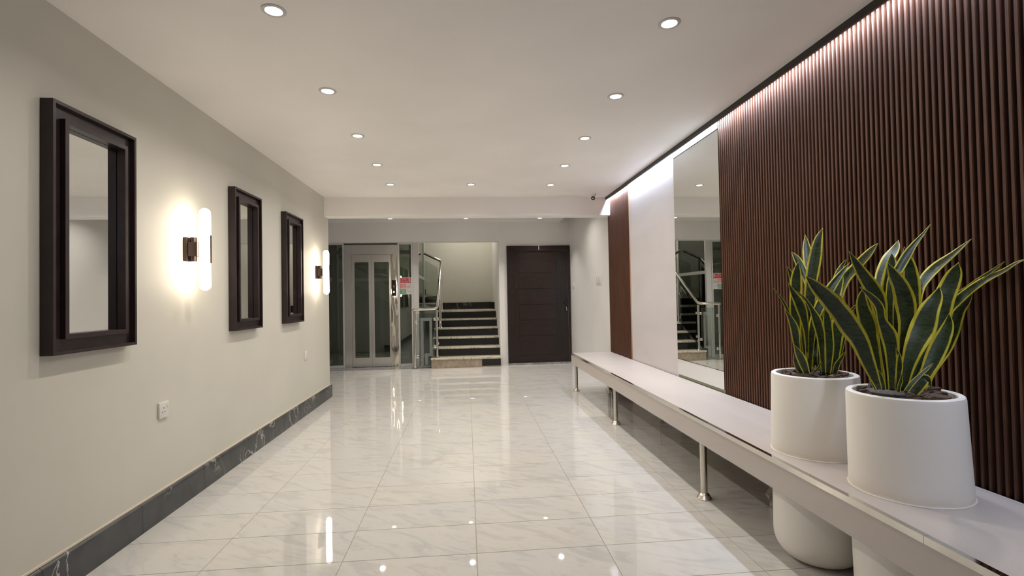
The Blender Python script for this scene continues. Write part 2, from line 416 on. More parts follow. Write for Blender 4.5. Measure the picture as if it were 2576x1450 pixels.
for y, t in zip(rows, nth):
    downlight(-.803, y, ZC, 'round recessed downlight in the left ceiling row, ' + t, 'downlights in the lobby ceiling')
    downlight(.946, y, ZC, 'round recessed downlight in the right ceiling row, ' + t, 'downlights in the lobby ceiling')
downlight(.065, 5.462, ZC, 'lone middle downlight before the beam, between the left and right rows', 'downlights in the lobby ceiling')
for x, t in ((-1.234, 'left'), (.004, 'middle'), (1.246, 'right')):
    downlight(x, 8.345, ZA, 'small downlight beyond the beam, %s of the three over the lift and door' % t, 'downlights beyond the beam', .9, 95)
for x, t in ((-1.21, 'left'), (.02, 'middle'), (1.27, 'right')):
    downlight(x, 7.08, ZA, 'downlight hidden just behind the ceiling beam, %s of three' % t, 'downlights hidden behind the beam', 1.0, 140)

# ------------------------------------------------------------------ framed mirrors on the left wall
def frame_ring(bm, x0, x1, y0, y1, z0, z1, wd):
    """rectangular ring lying against the wall, ring width wd, depth x0..x1"""
    for a in ((y0, y0+wd, z0, z1), (y1-wd, y1, z0, z1), (y0+wd, y1-wd, z0, z0+wd), (y0+wd, y1-wd, z1-wd, z1)):
        box(bm, x0, x1, a[0], a[1], a[2], a[3])
def framed_mirror(y0, y1, z0, z1, label):
    e = empty('framed_mirror', (XL, (y0+y1)/2, z0), label, 'mirror', 'framed mirrors on the left wall')
    bm = B(); frame_ring(bm, XL, XL+.050, y0, y1, z0, z1, .014); obj('outer_frame', bm, 'frame_wood', e)
    bm = B(); frame_ring(bm, XL, XL+.028, y0+.014, y1-.014, z0+.014, z1-.014, .048); obj('recessed_band', bm, 'frame_wood', e)
    bm = B(); frame_ring(bm, XL+.012, XL+.050, y0+.062, y1-.062, z0+.062, z1-.062, .020); obj('inner_frame', bm, 'frame_wood', e)
    boxo('mirror_glass', XL+.003, XL+.010, y0+.062, y1-.062, z0+.062, z1-.062, 'mirror_silver', e)
framed_mirror(2.150, 2.658, .973, 2.008, 'large dark-framed mirror nearest the viewer, left of the first lamp')
framed_mirror(3.735, 4.205, .971, 2.008, 'dark-framed mirror right of the nearer wall lamp, middle of three')
framed_mirror(4.758, 5.235, .973, 2.006, 'dark-framed mirror farthest away, beside the far wall lamp')

# ------------------------------------------------------------------ wall sconces
def sconce(y, label):
    zc = 1.50
    e = empty('wall_sconce', (XL, y, zc), label, 'wall lamp', 'wall lamps on the left wall')
    boxo('backplate', XL, XL+.022, y-.03, y+.03, zc-.072, zc+.072, 'bronze', e, .002)
    bm = B(); lathe(bm, (XL+.045, y, zc), [(.0001, -.072), (.017, -.072), (.018, -.06), (.018, .06), (.017, .072), (.0001, .072)], 20); obj('lamp_holder', bm, 'bronze', e, 40)
    boxo('arm', XL+.022, XL+.078, y-.024, y+.024, zc-.042, zc+.042, 'bronze', e, .0015)
    xc, r, h = XL+.112, .0315, .25
    prof = [(r*math.sin(a), -h+r-r*math.cos(a)) for a in [k*PI/16 for k in range(0, 9)]]
    prof += [(r*math.sin(a), h-r-r*math.cos(a)) for a in [k*PI/16 for k in range(8, 17)]]
    prof[0] = (.0001, prof[0][1]); prof[-1] = (.0001, prof[-1][1])
    obj('glass_tube', lathe(B(), (xc, y, zc), prof, 24), 'tube_glow', e, 60)
    for s, nm in ((1, 'outer_clasp'), (-1, 'inner_clasp')):
        bm = B(); n = 8; R0, R1 = .0325, .0345
        pts = [(xc+s*R1*math.cos(a), y+R1*math.sin(a)) for a in [.3-.5+1.0*k/n for k in range(n+1)]]
        pts += [(xc+s*R0*math.cos(a), y+R0*math.sin(a)) for a in [.3+.5-1.0*k/n for k in range(n+1)]]
        prism(bm, pts, 'z', zc-.085, zc+.085); obj(nm, bm, 'bronze', e, 40)
sconce(3.19, 'lit frosted tube wall lamp between the near and middle framed mirrors')
sconce(5.822, 'lit frosted tube wall lamp at the far end by the wall corner')

# ------------------------------------------------------------------ sockets, switches, camera
so = empty('wall_socket', (XL, 2.95, .587), 'white single power socket with switch low on left wall', 'socket')
boxo('plate', XL, XL+.012, 2.906, 2.994, .543, .631, 'plastic_white', so, .003)
boxo('rocker', XL+.0115, XL+.0155, 2.970, 2.982, .596, .615, 'plastic_white', so, .001)
for (yy, zz, hy, hz) in ((2.944, .598, .0025, .0045), (2.931, .577, .0038, .0024), (2.953, .577, .0038, .0024)):
    boxo('pin_hole', XL+.0115, XL+.0123, yy-hy, yy+hy, zz-hz, zz+hz, 'hole_black', so)
bp = empty('blank_plate', (XL, 5.415, .61), 'small blank white wall plate below the far framed mirror', 'wall plate')
boxo('plate', XL, XL+.010, 5.375, 5.455, .567, .653, 'plastic_white', bp, .003); boxo('insert', XL+.0098, XL+.012, 5.392, 5.438, .585, .635, 'plastic_white', bp, .001)
for y, lab in ((6.905, 'white light switch on the bare white wall, farther of the pair'), (6.775, 'white light switch on the bare white wall, nearer of the pair')):
    s_ = empty('light_switch', (XR, y, 1.39), lab, 'switch', 'switch pair near the slatted panel')
    boxo('plate', XR-.010, XR, y-.055, y+.055, 1.335, 1.448, 'plastic_white', s_, .002)
    boxo('rocker', XR-.014, XR-.0098, y-.030, y+.030, 1.352, 1.43, 'plastic_white', s_, .0015)
s_ = empty('light_switch', (XR, 8.512, 1.378), 'single white light switch on the white wall right beside the dark door', 'switch')
boxo('plate', XR-.012, XR, 8.47, 8.555, 1.331, 1.426, 'plastic_white', s_, .002); boxo('rocker', XR-.016, XR-.0118, 8.49, 8.535, 1.35, 1.407, 'plastic_white', s_, .0015)
cc = empty('security_camera', (1.549, 5.957, ZC), 'small white dome security camera on the ceiling by the beam', 'camera')
obj('base', lathe(B(), (1.549, 5.957, ZC), [(.0001, -.030), (.028, -.028), (.036, -.010), (.040, -.002), (.040, 0), (.0001, 0)], 28), 'plastic_white', cc, 40)
bm = B(); bmesh.ops.create_uvsphere(bm, u_segments=24, v_segments=14, radius=.0285); bmesh.ops.translate(bm, verts=bm.verts, vec=(1.549, 5.957, ZC-.052)); obj('eyeball', bm, 'plastic_white', cc, 60)
dv = (CAM - Vector((1.549, 5.957, ZC-.052))).normalized(); dv = (dv + Vector((-.12, 0, -.12))).normalized()
bm = B(); lathe(bm, (0,0,0), [(.0001, .026), (.012, .0275), (.0195, .0235), (.0235, .0165), (.0001, .012)], 24)
bm.transform(Matrix.Translation((1.549, 5.957, ZC-.052)) @ dv.to_track_quat('Z', 'Y').to_matrix().to_4x4()); le = obj('lens_window', bm, 'plastic_black', cc, 50)

# ------------------------------------------------------------------ bench
be = empty('bench', (1.545, 2.8, 0), 'long pale grey laminate bench with steel edge along the slatted wall', 'bench')
YB0, YB1 = -.55, 6.205
P1, P2 = (1.535, 2.113), (1.546, 1.662)          # planter axes
bm = B(); box(bm, XBF+.012, XS-.006, YB0, YB1, ZBT-.02, ZBT)
top = obj('bench_top', bm, 'bench_laminate', be)
cut = []
for (cx, cy) in (P1, (P2[0]+.005, P2[1])):
    bm = B(); lathe(bm, (cx, cy, ZBT-.1), [(.1805, 0), (.1805, .2)], 64); c_ = obj('cutter', bm, None); cut.append(c_)
    md = top.modifiers.new('hole', 'BOOLEAN'); md.object = c_; md.operation = 'DIFFERENCE'; md.solver = 'EXACT'
dg = bpy.context.evaluated_depsgraph_get(); me = bpy.data.meshes.new_from_object(top.evaluated_get(dg))
top.modifiers.clear(); top.data = me
if not me.materials: me.materials.append(MATS['bench_laminate'])
for c_ in cut: bpy.data.objects.remove(c_)
fr = boxo('front_panel', XBF, XBF+.012, YB0, YB1, .336, ZBT-.014, 'bench_laminate', be, .0008, 1)
boxo('end_panel', XBF+.012, XS-.006, YB1-.012, YB1, .336, ZBT-.02, 'bench_laminate', be)
boxo('rear_rail', XS-.05, XS-.012, YB0, YB1-.015, .40, ZBT-.021, 'steel_satin', be)
ej = [YB0, .30, 1.335, 2.68, 3.98, 5.2, YB1]
for a, b in zip(ej, ej[1:]):
    bm = B(); box(bm, XBF-.0025, XBF, a+.0006, b-.0006, ZBT-.021, ZBT+.0005); box(bm, XBF, XBF+.018, a+.0006, b-.0006, ZBT-.0005, ZBT+.0016); box(bm, XBF-.0025, XBF, a+.0006, b-.0006, ZBT+.0005, ZBT+.0016)
    obj('edge_trim', bm, 'chrome', be)
FOOT = [(.0001, 0), (.0415, 0), (.0415, .005), (.038, .008), (.038, .011), (.0345, .014), (.0345, .017), (.031, .020), (.031, .023), (.027, .027), (.024, .031), (.0205, .034), (.0001, .034)]
for y in (-.30, 1.09, 2.79, 4.50, 6.15):
    for x in (1.338, 1.752):
        lg = obj('leg', lathe(B(), (x, y, 0), [(.0001, .030), (.0195, .030), (.0195, ZBT-.02), (.0001, ZBT-.02)], 24), 'steel_satin', be, 40)
        obj('foot_flange', lathe(B(), (x, y, 0), FOOT, 32), 'steel_satin', lg, 30)

# ------------------------------------------------------------------ planters, mulch, snake plants
ZR = .812
def planter(c, label, lean=0.0):
    e = empty('planter', (c[0], c[1], 0), label, 'planter', 'white round planters set through the bench')
    rb, rt = .177, .170
    prof = [(.0001, 0), (.085, 0)]
    for k in range(1, 9):
        a = k/8*PI/2; prof.append((.085+.093*math.sin(a), .105-.105*math.cos(a)))
    prof += [(rb+.0005, .25), (rb+.0005, .45), (rb, .50), (rt+.001, ZR-.012), (rt-.001, ZR-.003), (rt-.005, ZR), (rt-.019, ZR), (rt-.022, ZR-.003), (rt-.024, ZR-.06), (rt-.024, ZR-.10), (.0001, ZR-.10)]
    bm = lathe(B(), (c[0], c[1], 0), prof, 72)
    for v in bm.verts: v.co.x -= (v.co.z-ZBT)*lean       # the pot leans very slightly
    o = obj('pot', bm, 'planter_white', e, 40, origin=(c[0], c[1], .45))
    bm = lathe(B(), (c[0], c[1], ZBT), [(.1778, 0.0005), (.1818, .0005), (.1810, .0025), (.1790, .0045), (.1780, .0045)], 72)
    obj('sealant_bead', bm, 'sealant', e, 50)
planter(P1, 'white round planter farther from the viewer, set through the bench')
planter((P2[0]+.005, P2[1]), 'white round planter nearest the viewer, set through the bench', .030)
def chip_mesh(seed):
    rnd = random.Random(seed); bm = B(); n = 9
    tp, bt = [], []
    for k in range(n):
        a = 2*PI*k/n; r = rnd.uniform(.75, 1.1)
        tp.append(bm.verts.new((.5*r*math.cos(a), .26*r*math.sin(a)*rnd.uniform(.8, 1.1), .10+rnd.uniform(-.03, .05))))
        bt.append(bm.verts.new((.47*r*math.cos(a), .24*r*math.sin(a), -.08+rnd.uniform(-.03, .03))))
    ct = bm.verts.new((rnd.uniform(-.15, .15), rnd.uniform(-.06, .06), .16)); cb = bm.verts.new((0, 0, -.1))
    for k in range(n):
        j = (k+1) % n
        bm.faces.new((tp[k], tp[j], ct)); bm.faces.new((bt[j], bt[k], cb)); bm.faces.new((tp[k], bt[k], bt[j], tp[j]))
    me = bpy.data.meshes.new('bark_chip'); bm.to_mesh(me); bm.free(); return me
CHIPS = [chip_mesh(s) for s in range(6)]
def mulch(c, label, seed, big):
    rnd = random.Random(seed); z0 = ZR-.018
    e = empty('bark_mulch', (c[0], c[1], z0), label, 'mulch')
    obj('soil', lathe(B(), (c[0], c[1], z0-.02), [(.0001, 0), (.138, 0), (.141, .012), (.09, .018), (.0001, .021)], 40), 'soil', e, 60)
    spots = []
    for (rr0, rr1, num) in ((.108, .124, 15), (.06, .10, 13), (.0, .05, 6)):
        for k in range(num): spots.append((rnd.uniform(rr0, rr1), 2*PI*(k+rnd.random()*.6)/num))
    for i, (r, a) in enumerate(spots):
        s = rnd.uniform(.042, .068)*(big if i % 4 == 0 else 1)
        r = min(r, .134 - s*.34)
        o = link('bark_chip', CHIPS[i % 6], 'bark', e, (c[0]+r*math.cos(a), c[1]+r*math.sin(a), z0+.006+rnd.uniform(0, .012)))
        o.rotation_euler = (rnd.uniform(-.3, .3), rnd.uniform(-.22, .22), a+PI/2+rnd.uniform(-.7, .7)); o.scale = (s*1.25, s*rnd.uniform(.6, .95), s*rnd.uniform(.7, 1.0))
    return e
mulch(P1, 'brown bark chips around the stems in the farther planter', 3, 1.15)
mulch((P2[0]-.005, P2[1]), 'brown bark chips around the stems in the nearer planter', 5, 1.6)

def crom(P, t):
    n = len(P)-1; i = min(int(t*n), n-1); u = t*n-i
    p0, p1, p2, p3 = P[max(i-1, 0)], P[i], P[i+1], P[min(i+2, n)]
    return .5*((2*p1) + (p2-p0)*u + (2*p0-5*p1+4*p2-p3)*u*u + (3*p1-p0-3*p2+p3)*u**3)
def leaf(parent, pts, y_tip, y_base, twist=0.0, fold=.22):
    """pts: (photo x, photo y, width px) from tip to base; each point gets its own depth"""
    n = len(pts); P, W = [], []
    # depth follows arc length, leaf bends out of the pot smoothly
    ds = [0]
    for a, b in zip(pts, pts[1:]): ds.append(ds[-1]+math.hypot(a[0]-b[0], a[1]-b[1]))
    for (x, y, wd), d in zip(pts, ds):
        t = d/ds[-1]; Y = y_tip + (y_base-y_tip)*(1-(1-t)**1.3)
        p = at(x, y, Y)
        if p.x > 1.70: p = at(x, y, Y*(1.70+.085*math.tanh((p.x-1.70)/.085))/p.x)   # leaves stay on the room side of the slats
        P.append(p); W.append(Vector((wd*((p-CAM).dot(fwd))/F, 0, 0)))
    bm = B(); N = 22; us = [-1, -.74, -.36, 0, .36, .74, 1]; rows = []; uvl = bm.loops.layers.uv.new('UVMap')
    ph = random.uniform(0, 6)
    for k in range(N+1):
        t = k/N
        c = crom(P, t); wd = max(crom(W, t).x, .0008)
        if t < .06: wd *= t/.06*.9+.1
        d = (crom(P, min(1, t+.02))-crom(P, max(0, t-.02))).normalized()
        view = (c-CAM).normalized(); s = d.cross(view).normalized(); nn = s.cross(d).normalized()
        tw = twist*(1-t)**.7; wd /= math.cos(tw)
        s, nn = s*math.cos(tw)+nn*math.sin(tw), nn*math.cos(tw)-s*math.sin(tw)
        wav = .05*math.sin(t*9+ph)
        row = []
        for u in us:
            off = (1-abs(u))*fold*wd*.5
            row.append((bm.verts.new(c + s*(u*wd*.5*(1+wav*u)) - nn*off*(-1)), (u*.5+.5, 1-t)))
        rows.append(row)
    for a, b in zip(rows, rows[1:]):
        for i in range(len(us)-1):
            q = (a[i], a[i+1], b[i+1], b[i]); f = bm.faces.new([v[0] for v in q])
            for lp, v in zip(f.loops, q): lp[uvl].uv = v[1]
    o = obj('leaf', bm, 'leaf', parent, 80)
    md = o.modifiers.new('thickness', 'SOLIDIFY'); md.thickness = .0016; md.offset = 0
    return o
def A(x, y, w): return (1930+x/3.453, 560+y/3.453, w/3.453)
def C2(x, y, w): return (2020+x/4.531, 540+y/4.531, w/4.531)
def C3(x, y, w): return (2110+x/5.577, 760+y/5.577, w/5.577)
pa = empty('snake_plant', (P1[0], P1[1], ZR-.03), 'yellow-edged snake plant growing in the farther planter', 'plant', 'snake plants on the bench')
c1 = P1[1]
LA = [  # (points tip -> base, tip depth offset, base depth offset, twist)
 ([A(330,105,4), A(348,250,70), A(375,480,72), A(400,800,60), A(420,1240,40)], .20, -.02, .25),
 ([A(212,255,4), A(262,320,55), A(318,430,62), A(365,600,55), A(420,1230,36)], .18, -.02, .75),
 ([A(172,383,3), A(205,450,36), A(235,600,40), A(300,1000,34), A(350,1240,30)], .06, .05, 0),
 ([A(965,178,4), A(880,270,62), A(760,400,78), A(660,520,84), A(600,720,70), A(540,1230,40)], .12, .02, -.85),
 ([A(690,320,3), A(650,380,34), A(600,480,48), A(550,700,50), A(500,1230,36)], .07, .05, 0),
 ([A(655,450,3), A(630,520,60), A(590,620,96), A(555,800,80), A(520,1240,44)], .05, .04, 0),
 ([A(875,655,2), A(785,715,16), A(730,770,24), A(690,900,30), A(610,1240,30)], .02, .04, 0),
 ([A(270,340,3), A(258,440,72), A(250,560,94), A(243,760,90), A(262,1000,70), A(320,1290,42)], .02, .03, .1),
 ([A(483,45,3), A(440,160,70), A(415,320,100), A(385,520,96), A(372,760,92), A(372,1000,70), A(360,1310,44)], .03, .01, 0),
 ([A(720,345,3), A(640,450,46), A(560,560,72), A(470,700,84), A(415,830,72), A(385,1000,58), A(362,1325,44)], -.01, -.03, .2),
 ([A(640,640,3), A(640,760,66), A(618,900,104), A(600,1060,82), A(580,1310,40)], -.02, -.02, 0),
 ([A(625,625,3), A(655,700,34), A(650,820,50), A(620,1050,52), A(590,1290,36)], .03, .02, 0),
 ([A(455,520,3), A(450,640,42), A(452,800,54), A(450,1000,46), A(440,1290,36)], .05, .03, 0),
 ([A(492,735,3), A(484,900,30), A(478,1080,34), A(470,1310,30)], -.02, -.04, 0),
 ([A(500,715,3), A(522,850,66), A(536,1000,76), A(540,1120,66), A(528,1325,38)], -.05, -.06, 0),
 ([A(182,522,3), A(225,610,44), A(288,720,84), A(325,860,60), A(345,1020,30), A(345,1290,24)], -.03, -.02, .2),
 ([A(245,592,3), A(325,660,22), A(385,750,36), A(432,860,78), A(468,1000,66), A(480,1160,44), A(490,1330,34)], -.06, -.07, 0),
 ([A(52,570,3), A(105,635,16), A(160,725,24), A(200,830,26), A(235,1010,30), A(310,1300,30)], -.05, -.02, 0),
 ([A(150,750,3), A(205,840,46), A(240,940,72), A(258,1060,56), A(300,1300,34)], -.06, -.03, 0),
 ([A(233,1062,3), A(275,1140,60), A(310,1220,72), A(350,1325,46)], -.08, -.07, 0),
 ([A(236,1125,3), A(248,1190,44), A(270,1260,52), A(300,1310,36)], -.06, -.05, 0),
 ([A(688,1115,3), A(645,1180,26), A(605,1245,44), A(585,1318,36)], -.07, -.06, 0),
 ([A(472,1212,3), A(448,1258,18), A(420,1290,16), A(396,1312,12)], -.08, -.07, 0),
]
for pts, a, b, tw in LA: leaf(pa, pts, c1+a, c1+b, tw)
pb = empty('snake_plant', (P2[0], P2[1], ZR-.03), 'large yellow-edged snake plant growing in the nearer planter', 'plant', 'snake plants on the bench')
c2 = P2[1]
LB = [
 ([C2(1090,290,4), C2(1040,400,90), C2(960,530,120), C2(890,720,122), C2(880,950,100), (2240,960,16)], .16, .0, -.7),
 ([C2(1925,275,4), C2(1810,370,36), C2(1690,470,66), C2(1520,600,104), C2(1395,730,104), C2(1320,890,80), (2300,830,16), (2292,960,14)], .12, .03, -.9),
 ([C2(2302,533,3), C2(2180,625,30), C2(2030,730,46), C2(1870,850,60), C2(1730,960,70), (2375,800,16), (2320,955,14)], .10, .06, -.6),
 ([C2(1012,435,4), C2(1010,540,90), C2(1000,680,130), C2(990,850,165), C2(1000,1060,200), C3(760,400,190), C3(830,800,150), (2263,984,16)], .07, .02, 0),
 ([C2(1155,365,4), C2(1178,470,80), C2(1215,620,130), C2(1240,820,160), C2(1262,1040,130), (2300,840,22), (2285,975,16)], .06, .03, 0),
 ([C2(1458,105,3), C2(1370,220,30), C2(1270,340,60), C2(1190,460,92), C2(1100,610,96), C2(1010,760,90), (2238,800,16), (2250,960,12)], .05, .03, .2),
 ([C2(1940,878,3), C2(1860,1000,80), C2(1780,1100,110), C3(1600,420,140), C3(1480,680,150), C3(1300,980,110), (2326,976,16)], .06, .04, 0),
 ([C2(2560,500,3), C2(2420,560,30), C2(2290,640,44), C2(2080,740,70), C2(1900,860,84), C2(1740,1000,100), C2(1640,1110,110), (2350,860,20), (2312,978,16)], .00, .01, -.9),
 ([C2(1772,545,4), C2(1735,660,130), C2(1680,800,180), C2(1610,970,190), C3(1420,300,170), C3(1240,620,140), C3(1090,930,110), C3(980,1220,80)], .01, .00, .1),
 ([C2(520,413,3), C2(610,560,80), C2(710,720,135), C2(810,880,165), C2(860,1010,160), (2216,800,28), (2228,900,20), (2238,978,14)], -.01, -.01, 0),
 ([C2(962,548,4), C2(1030,680,110), C2(1110,820,165), C2(1170,1000,200), C3(960,260,200), C3(940,560,180), C3(900,900,120), (2270,982,16)], -.02, -.02, 0),
 ([C2(1665,1125,3), C3(1530,330,130), C3(1440,560,200), C3(1330,800,205), C3(1230,1000,150), (2318,978,20)], -.03, -.03, 0),
 ([C2(1556,818,4), C2(1520,940,120), C2(1440,1100,195), C3(1180,380,300), C3(1060,620,240), C3(970,900,160), (2270,984,20)], -.06, -.06, 0),
 ([C2(700,828,4), C2(672,950,90), C2(690,1090,140), C2(735,1250,180), C3(430,500,230), C3(500,800,180), C3(560,1050,110), (2214,980,14)], -.03, -.04, 0),
 ([C2(645,828,3), C2(760,920,60), C2(870,1050,90), C3(600,250,110), C3(690,450,200), C3(735,640,180), C3(745,900,120), (2245,983,16)], -.07, -.08, 0),
 ([C3(575,172,3), C3(580,350,40), C3(610,560,70), C3(650,800,90), C3(690,1000,90), (2236,981,14)], -.06, -.06, 0),
 ([C2(25,700,4), C2(140,810,120), C2(290,960,190), C2(430,1130,210), C2(550,1310,220), C3(300,560,230), C3(430,880,170), C3(570,1230,70)], -.09, -.08, 0),
 ([C3(800,640,3), C3(840,760,60), C3(850,900,80), C3(830,1080,70), (2258,985,10)], -.09, -.09, 0),
 ([C3(1326,862,3), C3(1240,940,40), C3(1120,1050,50), C3(1020,1150,60), (2278,988,10)], -.10, -.10, 0),
 ([C3(1292,1205,3), C3(1262,1120,70), C3(1215,1070,120), C3(1140,1140,170), C3(1080,1230,150), (2298,990,20)], -.09, -.08, 0),
 ([C3(880,1000,3), C3(875,1100,40), C3(850,1180,44), (2260,987,8)], -.10, -.10, 0),
 ([C3(455,1110,2), C3(410,960,20), C3(470,1120,50), (2205,980,10)], -.05, -.05, 0),
 ([C3(555,950,2), C3(590,1050,50), C3(620,1180,60), (2222,982,10)], -.07, -.07, 0),
]
for pts, a, b, tw in LB: leaf(pb, pts, c2+a, c2+b, tw)

# ------------------------------------------------------------------ door
dr = empty('door_1', (1.265, YB, 0)); struct(dr, 'dark brown wooden flat door numbered 1 in a dark frame', 'door')
def DX(x): return .708 + (x-72)/481*1.12
def DZ(y): return 2.085 - (y-480)/908*2.085
bm = B()
for a in ((.706, DX(117), 0, 2.086), (DX(538), 1.826, 0, 2.086), (DX(117), DX(538), DZ(518), 2.086)): box(bm, a[0], a[1], YB-.035, YB, a[2], a[3], .002, 1)
frm = obj('frame', bm, 'door_wood', dr, 40)
lf = boxo('leaf', DX(119), DX(536), YB-.012, YB, .03, DZ(520), 'door_wood', dr, .001, 1)
ys_ = [572, 690, 812, 932, 1052, 1170, 1320]
for a, b in zip(ys_, ys_[1:]):
    boxo('leaf_panel', DX(160), DX(437), YB-.018, YB-.0125, DZ(b)+.009, DZ(a)-.009, 'door_wood', lf, .0012, 1)
    if a != 572: boxo('groove_inlay', DX(160), DX(437), YB-.0135, YB-.0122, DZ(a)-.0085, DZ(a)+.0085, 'door_black', lf)
boxo('black_strip', DX(451), DX(484), YB-.0165, YB-.0122, DZ(1311), DZ(572), 'door_black', lf, .001, 1)
hp = boxo('lock_plate', DX(507), DX(529), YB-.020, YB-.0122, DZ(993), DZ(878), 'door_black', lf, .001, 1)
obj('knob', lathe(B(), (DX(515), YB-.020, DZ(925)), [(.0001, -.045), (.020, -.043), (.025, -.032), (.020, -.018), (.010, -.012), (.010, 0), (.0001, 0)], 24, 'y'), 'door_black', lf, 50)
bm = B(); tube(bm, [(DX(518), YB-.02, DZ(955)), (DX(518), YB-.045, DZ(957)), (DX(521), YB-.048, DZ(985))], .006, 10); obj('key', bm, 'chrome', lf, 50)
boxo('threshold', .706, 1.826, YB-.07, YB, 0.0005, .028, 'marble_sill', dr, .002, 1)
def text_mesh(txt, size, loc, material, parent, name, align='CENTER', font=None, sx=1.0, ext=.0006):
    cu = bpy.data.curves.new(name, 'FONT'); cu.body = txt; cu.size = size; cu.align_x = align; cu.align_y = 'CENTER'; cu.extrude = ext
    t = bpy.data.objects.new(name, cu); COL.objects.link(t)
    me = bpy.data.meshes.new_from_object(t.evaluated_get(bpy.context.evaluated_depsgraph_get())); bpy.data.objects.remove(t)
    if len(me.vertices) == 0: return None
    me.transform(Matrix.Rotation(PI/2, 4, 'X') @ Matrix.Diagonal((sx, 1, 1, 1)))
    me.materials.clear()
    return link(name, me, material, parent, loc)
text_mesh('1', .105, (DX(316), YB-.0358, DZ(497)), 'sign_white', frm, 'door_number')

# ------------------------------------------------------------------ lift
YL = 8.98
li = empty('lift', (-1.66, YL, 0), 'glass and polished steel lift with two-leaf glazed doors', 'lift')
boxo('sill', -3.2, -.83, YL-.34, YL+.02, -.02, .004, 'marble_sill', li)
SH0, SH1, YS1 = -2.60, -.847, 10.28
def fbox(n, x0, x1, z0, z1, m, p=li, y0=YL, y1=YL+.05, bev=.0015): return boxo(n, x0, x1, y0, y1, z0, z1, m, p, bev, 1)
# steel portal
bm = B()
for a in ((-2.131, -2.006, .005, 2.178), (-2.006, -1.331, 1.978, 2.178)): box(bm, a[0], a[1], YL-.004, YL+.06, a[2], a[3], .002, 1)
po = obj('portal', bm, 'lift_steel', li, 40)
fbox('portal_jamb', -1.331, -1.207, .005, 1.978, 'lift_chrome', y0=YL-.004, y1=YL+.06)
fbox('portal_head_end', -1.331, -1.207, 1.978, 2.178, 'lift_steel', y0=YL-.004, y1=YL+.06)
bm = B(); box(bm, -2.131, -1.207, YL-.010, YL-.004, 2.150, 2.178); obj('head_shadow_strip', bm, 'aluminium_dark', li)  # solid dark strip stands in for the shadow line under the lintel
# door leaves
for x0, x1, w0, w1, lab in ((-2.004, -1.669, -1.957, -1.715, 'l'), (-1.666, -1.333, -1.619, -1.362, 'r')):
    bm = B(); z0, z1, a0, a1 = .012, 1.974, .170, 1.846
    for r_ in ((x0, w0, z0, z1), (w1, x1, z0, z1), (w0, w1, z0, a0), (w0, w1, a1, z1)): box(bm, r_[0], r_[1], YL+.012, YL+.042, r_[2], r_[3])
    d = obj('door_leaf', bm, 'lift_steel', li)
    boxo('pane', w0, w1, YL+.022, YL+.030, a0, a1, 'glass_tinted', d)
# side lights with aluminium mullions
for x0, x1 in ((-2.157, -2.131), (-1.207, -1.176), (-.975, -.949), (-2.60, -2.575)): fbox('mullion', x0, x1, .005, 2.178, 'aluminium', y0=YL-.012)
for x0, x1 in ((-2.575, -2.157), (-1.176, -.975)):
    fbox('bottom_rail', x0, x1, .005, .045, 'aluminium'); fbox('top_rail', x0, x1, 2.155, 2.178, 'aluminium')
    boxo('side_pane', x0, x1, YL+.02, YL+.03, .045, 2.155, 'glass_tinted', li)
# corner column and glazed shaft sides
for x0, x1, y0 in ((-.949, SH1, YL), (SH0, SH0+.06, YL+.06), (SH1-.06, SH1, YS1-.06), (SH0, SH0+.06, YS1-.06)):
    boxo('corner_post', x0, x1, y0, y0+.06, .003, 3.395, 'column_grey', li, .002, 1)
for z in (.003, 1.56, 3.33):
    boxo('shaft_rail', SH1-.045, SH1-.004, YL+.06, YS1-.06, z, z+.06 if z else .063, 'aluminium', li)
    boxo('shaft_rail', SH0+.06, SH1-.06, YS1-.045, YS1-.004, z, z+.06, 'aluminium', li)
    boxo('shaft_rail', SH0+.004, SH0+.045, YL+.12, YS1-.06, z, z+.06, 'aluminium', li)
for z0, z1 in ((.063, 1.56), (1.62, 3.33)):
    boxo('shaft_pane', SH1-.030, SH1-.022, YL+.06, YS1-.06, z0, z1, 'glass_clear', li)
    boxo('shaft_pane', SH0+.06, SH1-.06, YS1-.030, YS1-.022, z0, z1, 'glass_clear', li)
    boxo('shaft_pane', SH0+.022, SH0+.030, YL+.12, YS1-.06, z0, z1, 'glass_clear', li)
# dark guide rails and header inside the shaft
for x0 in (-2.46, -1.06): boxo('guide_rail', x0, x0+.075, YL+.45, YL+.53, .003, 3.3, 'aluminium_dark', li)
boxo('cross_bar', -2.46, -.985, YL+.36, YL+.44, 2.03, 2.085, 'aluminium_dark', li)
boxo('shaft_header', SH0, SH1, YL+.06, YL+.10, 2.20, 3.39, 'column_grey', li)
# call panel on the chrome jamb
cp = boxo('call_panel', -1.313, -1.240, YL-.020, YL-.0045, 1.245, 1.525, 'plastic_black', li, .003)
obj('call_button', lathe(B(), (-1.277, YL-.0205, 1.315), [(.0001, -.004), (.017, -.004), (.019, 0), (.0001, 0)], 24, 'y'), 'button_steel', cp, 40)
boxo('floor_display', -1.283, -1.272, YL-.0212, YL-.0202, 1.400, 1.428, 'led_red', cp)
boxo('panel_foot', -1.313, -1.240, YL-.016, YL-.0045, 1.222, 1.2445, 'lift_chrome', cp)
